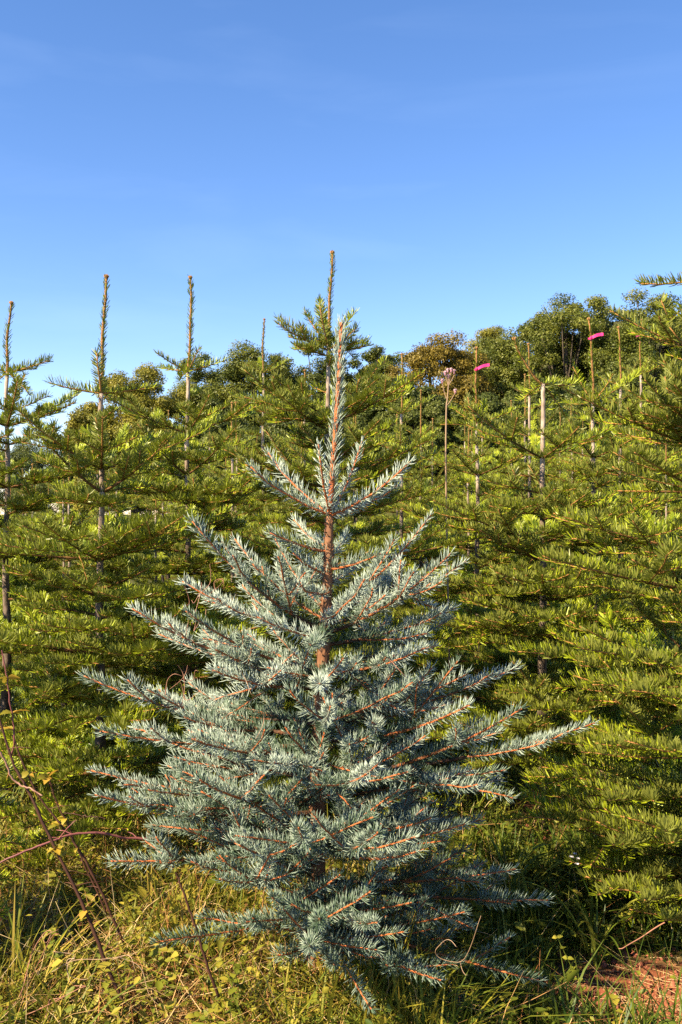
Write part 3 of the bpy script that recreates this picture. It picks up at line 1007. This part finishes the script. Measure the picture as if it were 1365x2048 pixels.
# small broad leaves of the ground cover
wb = Buf()
x, y = scatter(30000, 2.45, 4.8)
k = rg.random(len(x)) < np.where(x < 0.15, 1.0, 0.4)
x, y = x[k], y[k]
N = len(x)
p = np.stack([x, y, gz(x, y) + rg.gamma(2, 0.034, N).clip(0.005, 0.26)], -1)
nn = nrm(rg.normal(0, 0.5, (N, 3)) + Z)
a_ = nrm(np.cross(nn, rg.normal(size=(N, 3))))
b_ = np.cross(nn, a_)
s = rg.gamma(3.2, 0.0036, N).clip(0.004, 0.034)[:, None]
V = np.stack([p, p + a_ * s * 0.7 + b_ * s * 0.5 + nn * s * .2, p + a_ * s * 1.5 + b_ * s * 0.35 + nn * s * .12, p + a_ * s * 2, p + a_ * s * 1.5 - b_ * s * 0.35 + nn * s * .12, p + a_ * s * 0.7 - b_ * s * 0.5 + nn * s * .2], 1)
idx = np.arange(N * 6).reshape(N, 6)
q = np.concatenate([idx[:, [0, 1, 2, 3]], idx[:, [0, 3, 4, 5]]])
wb.add(V, q=q, a=np.repeat(rg.random(N) * 0.75 + 0.25 * (x < 0), 6))
for i in range(230):
    x0 = rg.uniform(-1.15, 0.25) if i % 5 else rg.uniform(0.25, 1.0)
    y0 = rg.uniform(2.55, 4.1)
    hh = rg.uniform(0.07, 0.27)
    ln_ = rg.uniform(0.018, 0.042)
    p0 = np.array([x0, y0, float(gz(x0, y0))])
    dd = np.array([rg.normal(0, .25), rg.normal(0, .25), 1.0])
    tone = rg.random()
    tubes(wb, np.array([[p0, p0 + dd * hh * .5, p0 + dd * hh]]), np.array([[0.0016, 0.0013, 0.0008]]), S=4, a=[0.2])
    nn_ = int(hh / 0.03)
    for j in range(nn_):
        f = (j + 1) / nn_
        az = j * 1.7 + rg.random()
        for sg in (1, -1):
            dv = np.array([math.cos(az) * sg, math.sin(az) * sg, rg.uniform(-.2, .5)])
            leaf(wb, p0 + dd * hh * f, dv, nrm(Z + rg.normal(0, .3, 3)), ln_ * (1.2 - .5 * f) * rg.uniform(.7, 1.2), ln_ * .6, a=float(np.clip(tone * .6 + rg.random() * .4 + .15 * f, 0, 1)), curl=rg.uniform(0, .4), teeth=1)
link("ground_cover", wb.mesh("ground_cover", M_weed), None, kind="stuff", label="low yellow green leafy weeds covering the soil", category="weeds")


def spline(pts, n=24):
    """smooth curve through points (Catmull-Rom)"""
    p = np.array(pts, float)
    p = np.concatenate([[2 * p[0] - p[1]], p, [2 * p[-1] - p[-2]]])
    t = np.linspace(0, len(p) - 3 - 1e-6, n)
    i = t.astype(int)
    f = (t - i)[:, None]
    a, b, c, d = p[i], p[i + 1], p[i + 2], p[i + 3]
    return 0.5 * ((2 * b) + (c - a) * f + (2 * a - 5 * b + 4 * c - d) * f ** 2 + (3 * b - a - 3 * c + d) * f ** 3)


def pxline(pts, Y, dY=0.0):
    n = len(pts)
    return [at(x, y, Y + dY * i / max(n - 1, 1)) for i, (x, y) in enumerate(pts)]


M_cane = mat("bramble_cane", [(0, (0.025, 0.012, 0.008)), (1, (0.12, 0.045, 0.026))], rough=0.6, spec=0.3, noise=0.4, nscale=40)
M_pinkcane = mat("pink_cane", [(0, (0.09, 0.03, 0.025)), (1, (0.28, 0.09, 0.09))], rough=0.45, spec=0.4, noise=0.4, nscale=14)
M_nettle = mat("nettle_leaf", [(0, (0.12, 0.15, 0.015)), (0.5, (0.34, 0.27, 0.025)), (1, (0.48, 0.28, 0.04))], rough=0.5, spec=0.3, trans=0.35)
rs = np.random.default_rng(9)


def cane(name, pts, Y, dY, r0, r1, m, label, cat, leaves=(), thorns=40, group=None):
    P = spline(pxline(pts, Y, dY), 30)
    P[1:-1] += np.cumsum(rs.normal(0, 0.0011, (28, 3)), 0) * np.sin(np.linspace(0, np.pi, 28))[:, None] + rs.normal(0, 0.0009, (28, 3))
    base = P[-1].copy()
    root = thing(name, base, label, cat, group)
    b = Buf()
    tubes(b, (P - base)[None], (np.linspace(r0, r1, 30) * rs.uniform(0.85, 1.12, 30))[None], S=7, a=[0.4])
    if thorns > 12:
        for j in range(4):
            c = P[int(rs.integers(3, 24))] - base
            d_ = nrm(np.array([rs.normal(), rs.normal() * .5, rs.uniform(-.1, .8)])) * rs.uniform(.03, .10)
            tubes(b, np.array([[c, c + d_ * .5 + Z * .004, c + d_]]), np.array([[r0 * .45, r0 * .35, r0 * .2]]), S=5, a=[0.7])
    if thorns:
        k = rs.integers(1, 28, thorns)
        o = nrm(rs.normal(size=(thorns, 3)))
        c = P[k] - base + (P[k + 1] - P[k]) * rs.random((thorns, 1))
        th = np.stack([c, c + o * 0.007], 1)
        tubes(b, th, np.tile([[0.0016, 0.0003]], (thorns, 1)), S=4, a=[0.8] * thorns)
    link("stem", b.mesh("cane_stem", m, True), root)
    for (f, ln, nl) in leaves:
        c = P[int(f * 29)] - base
        for j in range(nl):
            lb = Buf()
            az = rs.random() * 6.28
            d = np.array([math.cos(az), math.sin(az) * 0.7 - 0.3, rs.uniform(-0.2, 0.5)])
            leaf(lb, c, d, nrm(Z + rs.normal(0, .4, 3)), ln * rs.uniform(0.7, 1.2), ln * 0.5, a=0.2 + rs.random() * 0.8, curl=rs.uniform(.1, .5), teeth=1)
            link("leaf", lb.mesh("cane_leaf", M_nettle), root)
    return root


cane("bramble_cane", [(0, 1440), (28, 1530), (60, 1590), (120, 1712), (178, 1830), (215, 1930), (248, 2010)], 2.75, -0.05, 0.0034, 0.0056, M_cane,
     "long dark dead stem leaning over the grass, the thicker of the crossing pair", "weed stem", leaves=[(0.25, 0.035, 3), (0.5, 0.04, 3), (0.68, 0.04, 2)], group="dead stems in the weeds")
cane("bramble_cane", [(25, 1470), (70, 1580), (118, 1645), (160, 1700), (200, 1780), (250, 1888)], 2.9, 0.0, 0.0026, 0.0045, M_cane,
     "thinner dark dead stem with yellow leaves leaning just right of the thick one", "weed stem", leaves=[(0.15, 0.03, 2), (0.42, 0.045, 4), (0.6, 0.03, 2)], group="dead stems in the weeds")
cane("bramble_cane", [(98, 1555), (112, 1595), (140, 1650), (175, 1735), (215, 1830)], 2.98, 0.0, 0.0022, 0.003, M_cane,
     "short thin dead stem topped by a yellow leaf tuft behind the crossing pair", "weed stem", leaves=[(0.02, 0.045, 4), (0.45, 0.035, 3)], group="dead stems in the weeds")
cane("bramble_cane", [(4, 1300), (14, 1360), (22, 1440), (26, 1480), (24, 1512)], 2.9, 0.0, 0.002, 0.003, M_pinkcane,
     "reddish upright stem with drooping yellow leaves at the left edge", "weed stem", leaves=[(0.25, 0.04, 3), (0.45, 0.05, 4), (0.6, 0.04, 2)], group="dead stems in the weeds", thorns=10)
cane("bramble_cane", [(352, 1745), (372, 1795), (398, 1870), (418, 1935), (438, 1995)], 2.62, 0.0, 0.003, 0.0045, M_cane,
     "short brown dead stem under the lower left boughs of the blue spruce", "weed stem", group="dead stems in the weeds", thorns=15)
cane("bramble_cane", [(308, 1677), (255, 1676), (205, 1667), (150, 1670), (105, 1680), (50, 1702), (-10, 1730)], 2.95, -0.15, 0.0042, 0.003, M_pinkcane,
     "purplish pink cane lying level across the weeds", "weed stem", group="dead stems in the weeds", thorns=20)
cane("pale_twig", [(-5, 1497), (8, 1520), (22, 1560), (38, 1578), (60, 1582), (86, 1592)], 2.7, 0.0, 0.0032, 0.0022, mat("pale_twig", [(0, (0.28, 0.13, 0.09)), (1, (0.42, 0.24, 0.18))], noise=.3, nscale=30),
     "pale pinkish twig bending over the thick dead stem at the left edge", "twig", thorns=0)
cane("dead_stalk", [(128, 1626), (170, 1630), (212, 1637)], 2.9, 0.0, 0.0018, 0.0014, M_cane, "thin straight brown stalk jutting level from the dead stems", "stalk", thorns=0)

# curled dry stalks and tendrils
M_tendril = mat("dry_tendril", [(0, (0.24, 0.10, 0.06)), (1, (0.42, 0.22, 0.15))], rough=0.6, spec=0.2, noise=.3, nscale=20)
M_pale = mat("pale_stalk", [(0, (0.30, 0.19, 0.11)), (1, (0.44, 0.30, 0.20))], rough=0.6, spec=0.2, noise=.3, nscale=20)


def stalk(name, lines, Y, label, cat, m, r=0.0012, group=None):
    b = Buf()
    for pts, dY in lines:
        P = spline(pxline(pts, Y + dY), 26)
        P[:, 1] += np.sin(np.linspace(0, 6, 26)) * 0.012
        tubes(b, P[None], np.linspace(r, r * 0.6, 26)[None], S=5, a=[rs.random()])
    o = link(name, b.mesh(name, m, True), None, label=label, category=cat)
    if group:
        o['group'] = group
    return o


stalk("dry_stalk", [([(8, 2035), (40, 1990), (62, 1910), (88, 1868), (104, 1862), (96, 1882), (90, 1870), (118, 1858)], 0), ([(118, 1868), (100, 1880), (60, 1960), (44, 1985), (58, 2000), (90, 1992)], .05)], 2.6, "tall pale dry stalk with a curled loop on top at the bottom left", "dry stalk", M_tendril)
stalk("dry_stalk", [([(104, 1944), (150, 1924), (210, 1915), (282, 1902)], 0)], 2.6, "straight pale dry straw lying across the curled stalks", "dry stalk", M_pale, 0.0011)
stalk("dry_stalk", [([(106, 1903), (148, 1914), (135, 1930), (140, 1948), (172, 1955), (190, 1944)], 0.02), ([(150, 1918), (132, 1926), (140, 1955), (152, 1965)], 0)], 2.62, "kinked pale dry stalk hooked under the straight straw", "dry stalk", M_pale, 0.0010)
stalk("dry_stalk", [([(0, 2045), (60, 2030), (110, 2005), (160, 1975), (175, 1968), (150, 1970)], 0), ([(90, 2040), (100, 2000), (130, 1990)], .03)], 2.55, "arching dry stalk at the very bottom left corner", "dry stalk", M_tendril, 0.0015)
stalk("dry_stalk", [([(240, 1915), (280, 1940), (300, 1985), (332, 2018)], 0), ([(225, 1920), (262, 1915), (275, 1945)], .02)], 2.65, "pale dry stalk arching over the reddish tuft", "dry stalk", M_pale, 0.0010)
stalk("dry_tendril", [([(370, 1172), (378, 1205), (372, 1215), (388, 1240)], 0), ([(404, 1165), (395, 1210), (385, 1250)], -.05), ([(420, 1128), (421, 1150), (418, 1170), (400, 1188), (390, 1205), (384, 1200)], .0),
       ([(432, 1165), (446, 1158), (450, 1180)], .05), ([(430, 1180), (428, 1165), (440, 1158), (446, 1165), (420, 1188)], 0), ([(378, 1235), (374, 1258), (377, 1275)], 0), ([(393, 1238), (388, 1262), (402, 1240)], -.03),
       ([(418, 1250), (424, 1270), (432, 1275), (448, 1272), (452, 1290), (458, 1268)], 0), ([(410, 1215), (414, 1232)], 0)], 2.85,
      "tangle of pinkish dry tendrils caught on the upper left boughs of the blue spruce", "dry tendril", M_tendril, 0.0009)
stalk("dry_tendril", [([(331, 1388), (334, 1362), (350, 1347), (368, 1352)], 0), ([(356, 1330), (366, 1352), (370, 1385), (364, 1412)], -.02), ([(376, 1330), (366, 1356), (340, 1378)], 0), ([(368, 1358), (385, 1362), (392, 1340), (402, 1345)], 0), ([(362, 1365), (372, 1400), (405, 1378)], 0)], 2.8,
      "loop of pinkish dry tendrils hanging lower between two left boughs", "dry tendril", M_tendril, 0.0009)
stalk("dry_tendril", [([(885, 1885), (872, 1905), (880, 1920), (905, 1926), (925, 1920), (940, 1890), (955, 1845), (962, 1830)], 0), ([(885, 1885), (905, 1884), (915, 1892)], 0), ([(922, 1922), (925, 1940), (936, 1948)], 0)], 2.25,
      "thin pale tendril looping over the lowest right boughs of the spruce", "dry tendril", M_pale, 0.0008)
stalk("dry_tendril", [([(770, 1312), (790, 1330), (815, 1356)], 0)], 2.5, "straight rusty straw stuck in the middle right boughs of the spruce", "dry tendril", M_tendril, 0.0011)
stalk("dry_tendril", [([(478, 1338), (495, 1368), (508, 1395)], 0), ([(528, 1425), (526, 1450), (512, 1478)], 0)], 2.42, "straight pale straw stuck in the middle left boughs of the spruce", "dry tendril", M_pale, 0.0009)
stalk("dead_stalk", [([(1330, 1845), (1290, 1875), (1250, 1890), (1237, 1896)], 0)], 2.8, "red brown dry stalk lying above the bare soil at right", "dry stalk", M_tendril, 0.002)
stalk("dead_stalk", [([(1200, 1475), (1207, 1530), (1212, 1570)], 0), ([(1185, 1505), (1200, 1540), (1220, 1542)], 0), ([(1195, 1600), (1196, 1545), (1180, 1570)], 0)], 3.5, "red withered weed stalk between the spruce and the right hand fir", "dry stalk", M_tendril, 0.002)

# broad blades of grass on the right
M_broad = mat("broad_blade", [(0, (0.09, 0.14, 0.015)), (0.5, (0.18, 0.22, 0.025)), (1, (0.34, 0.32, 0.05))], rough=0.45, spec=0.35, trans=0.3)


def tuft(px, py, Y, n, hmax, seed, label):
    r = np.random.default_rng(seed)
    g = at(px, py, Y)
    base = np.array([g[0], Y, float(gz(g[0], Y))])
    b = Buf()
    K = 10
    t = np.linspace(0, 1, K)
    for i in range(n):
        az = r.random() * 6.283
        d = np.array([math.cos(az), math.sin(az), 0])
        h = hmax * r.uniform(0.6, 1.1)
        ln = r.uniform(0.45, 1.2)
        P = d * r.uniform(0, 0.05) + d * (h * ln * t ** 1.7)[:, None] + Z * (h * (1.25 * t - (0.35 + 0.45 * ln) * t ** 2.4))[:, None]
        s = nrm(np.cross(d, Z) + r.normal(0, 0.25, 3))
        w = r.uniform(0.003, 0.0065) * np.minimum(1, (1 - t) * 4) * (0.6 + 0.4 * np.minimum(t * 5, 1))
        n_ = nrm(np.cross(s, d))
        V = np.stack([P - s * w[:, None], P - n_ * (w * .35)[:, None], P + s * w[:, None]], 1)
        idx = np.arange(K * 3).reshape(K, 3)
        q = np.concatenate([np.stack([idx[:-1, j], idx[:-1, j + 1], idx[1:, j + 1], idx[1:, j]], -1) for j in (0, 1)])
        b.add(V, q=q, a=r.random())
    o = link("grass_tuft", b.mesh("grass_tuft", M_broad), None, label=label, category="grass", group="broad grass tufts at right")
    o.location = base


tuft(1200, 1800, 3.55, 34, 0.50, 1, "broad bladed grass tuft beside the lower boughs of the right edge fir")
tuft(1195, 1900, 3.15, 14, 0.34, 2, "pale broad bladed grass tuft at the edge of the bare soil")
tuft(1020, 1850, 3.6, 22, 0.42, 3, "shaded broad bladed grass tuft between the spruce and the white flower")
tuft(1100, 1640, 4.5, 26, 0.55, 4, "upright grass tuft against the dark gap under the crooked fir")
tuft(850, 2010, 2.75, 20, 0.28, 5, "bright grass tuft at the bottom edge below the spruce")
tuft(1320, 1750, 3.75, 22, 0.5, 6, "tall grass tuft half behind the right edge fir")

# white flower head
g = at(1150, 1720, 3.25)
fr = thing("white_flower", np.array([g[0] + .03, 3.25, 0.0]), "small cluster of white flowers in the dark grass right of the spruce", "flower")
o0 = np.array([g[0] + .03, 3.25, 0.0])
b = Buf()
P = spline([np.array([0, 0, 0.0]), np.array([0.03, 0, g[2] * 0.5]), g - o0 + np.array([0.01, 0.01, -0.03]), g - o0 + np.array([0, 0.004, -0.012])], 16)
tubes(b, P[None], np.linspace(0.0022, 0.0014, 16)[None], S=5)
heads = [g - o0 + np.array([dx, dy, dz]) for dx, dy, dz in [(-.013, -.005, .012), (.000, 0, .020), (.011, -.004, .006), (.006, -.008, -.012), (-.008, .006, 0.004), (.013, .008, -.003)]]
tubes(b, np.array([[P[-2], (P[-2] + h_) / 2 - Z * .002, h_] for h_ in heads]), np.tile([[0.001, 0.0009, 0.0009]], (6, 1)), S=4)
link("stem", b.mesh("flower_stem", M_grass, True), fr)
M_white = mat("white_petal", [(0, (0.75, 0.66, 0.76)), (1, (0.85, 0.82, 0.86))], rough=0.6, trans=0.2)
for h_ in heads:
    lb = Buf()
    for j in range(5):
        az = j * 1.2566 + rs.random()
        leaf(lb, h_, (math.cos(az), math.sin(az) - 0.2, 0.5), Z, 0.009, 0.008, a=rs.random(), curl=.2)
    link("petals", lb.mesh("petals", M_white), fr)

# thistle gone to flower
Yt = 5.3
t0 = at(893, 1000, Yt)
zg = float(gz(t0[0], Yt))
ob = np.array([t0[0], Yt, zg])
th = thing("thistle", ob, "tall thistle with small lilac flower heads against the rusty tree", "plant")
b = Buf()
main = spline([np.array([0.03, 0, 0]), at(893, 1000, Yt) - ob, at(893, 830, Yt) - ob, at(895, 800, Yt) - ob, at(897, 775, Yt) - ob, at(897, 757, Yt) - ob], 30)
tubes(b, main[None], np.linspace(0.006, 0.0028, 30)[None], S=6)
sides = [[(893, 797), (888, 780), (885, 765)], [(897, 772), (904, 760), (909, 750)], [(894, 812), (904, 798), (911, 785)], [(897, 772), (894, 760), (891, 750)], [(897, 772), (900, 760), (903, 744)]]
for s_ in sides:
    tubes(b, spline(pxline(s_, Yt) - ob, 8)[None], np.linspace(0.0026, 0.0018, 8)[None], S=5)
link("stem", b.mesh("thistle_stem", mat("thistle_stem", [(0, (0.30, 0.20, 0.12)), (1, (0.45, 0.28, 0.2))], noise=.3), True), th)
M_lil = mat("lilac_floret", [(0, (0.40, 0.20, 0.24)), (0.6, (0.50, 0.30, 0.38)), (1, (0.72, 0.55, 0.58))], rough=0.7, trans=0.2)
for (hx, hy) in [(885, 762), (891, 746), (897, 752), (903, 740), (909, 743), (896, 741), (911, 782)]:
    lb = Buf()
    c = at(hx, hy, Yt - 0.01 * rs.random()) - ob
    tubes(lb, np.array([[c - Z * .016, c - Z * .009, c]]), np.array([[0.002, 0.0058, 0.0042]]), S=8, a=[0])
    k = 46
    dr = nrm(rs.normal(0, 0.55, (k, 3)) + Z * 0.9)
    tubes(lb, np.stack([np.broadcast_to(c, (k, 3)), c + dr * 0.013], 1), np.tile([[0.0014, 0.0008]], (k, 1)), S=3, a=rs.random(k))
    link("flower_head", lb.mesh("thistle_head", M_lil), th)

# dock / broad leaves near the bottom
def leafplant(name, px, py, Y, n, L, seed, label, m, rise=0.5):
    r = np.random.default_rng(seed)
    g = at(px, py, Y)
    base = np.array([g[0], Y, float(gz(g[0], Y))])
    root = thing(name, base, label, "plant", "leafy weeds in the grass")
    for i in range(n):
        az = i * 6.283 / n + r.normal(0, 0.4)
        d = np.array([math.cos(az), math.sin(az), rise + r.normal(0, .25)])
        d = nrm(d)
        b = Buf()
        ln = L * r.uniform(0.6, 1.15)
        st = d * ln * 0.45 + Z * 0.02
        tubes(b, np.array([[np.zeros(3), st * .5 + Z * .01, st]]), np.array([[0.0018, 0.0014, 0.0011]]), S=4, a=[0.3])
        leaf(b, st, nrm(d + np.array([0, 0, -0.25])), nrm(Z + r.normal(0, .3, 3)), ln, ln * 0.45, a=r.uniform(.1, .9), curl=r.uniform(.1, .45))
        link("leaf", b.mesh("weed_leaf", m), root)


leafplant("leafy_weed", 445, 1900, 2.7, 6, 0.085, 1, "yellow green broad leaved weed left of the lowest spruce boughs", M_weed, 1.0)
leafplant("leafy_weed", 490, 1985, 2.65, 8, 0.06, 2, "low green broad leaved rosette below the yellow green weed", M_broad, 0.35)
leafplant("leafy_weed", 330, 1790, 3.1, 7, 0.07, 3, "pale leaved weed in the sunny grass behind the short brown stem", M_weed, 0.9)
leafplant("leafy_weed", 150, 1850, 2.75, 5, 0.05, 4, "yellow tipped weed beside the thick leaning stem", M_nettle, 1.1)
leafplant("leafy_weed", 560, 1960, 2.7, 7, 0.05, 5, "small green weed at the foot of the lowest front bough", M_broad, 0.6)
leafplant("leafy_weed", 250, 1700, 3.25, 6, 0.06, 6, "yellow leaved weed rising behind the purplish cane", M_nettle, 1.2)
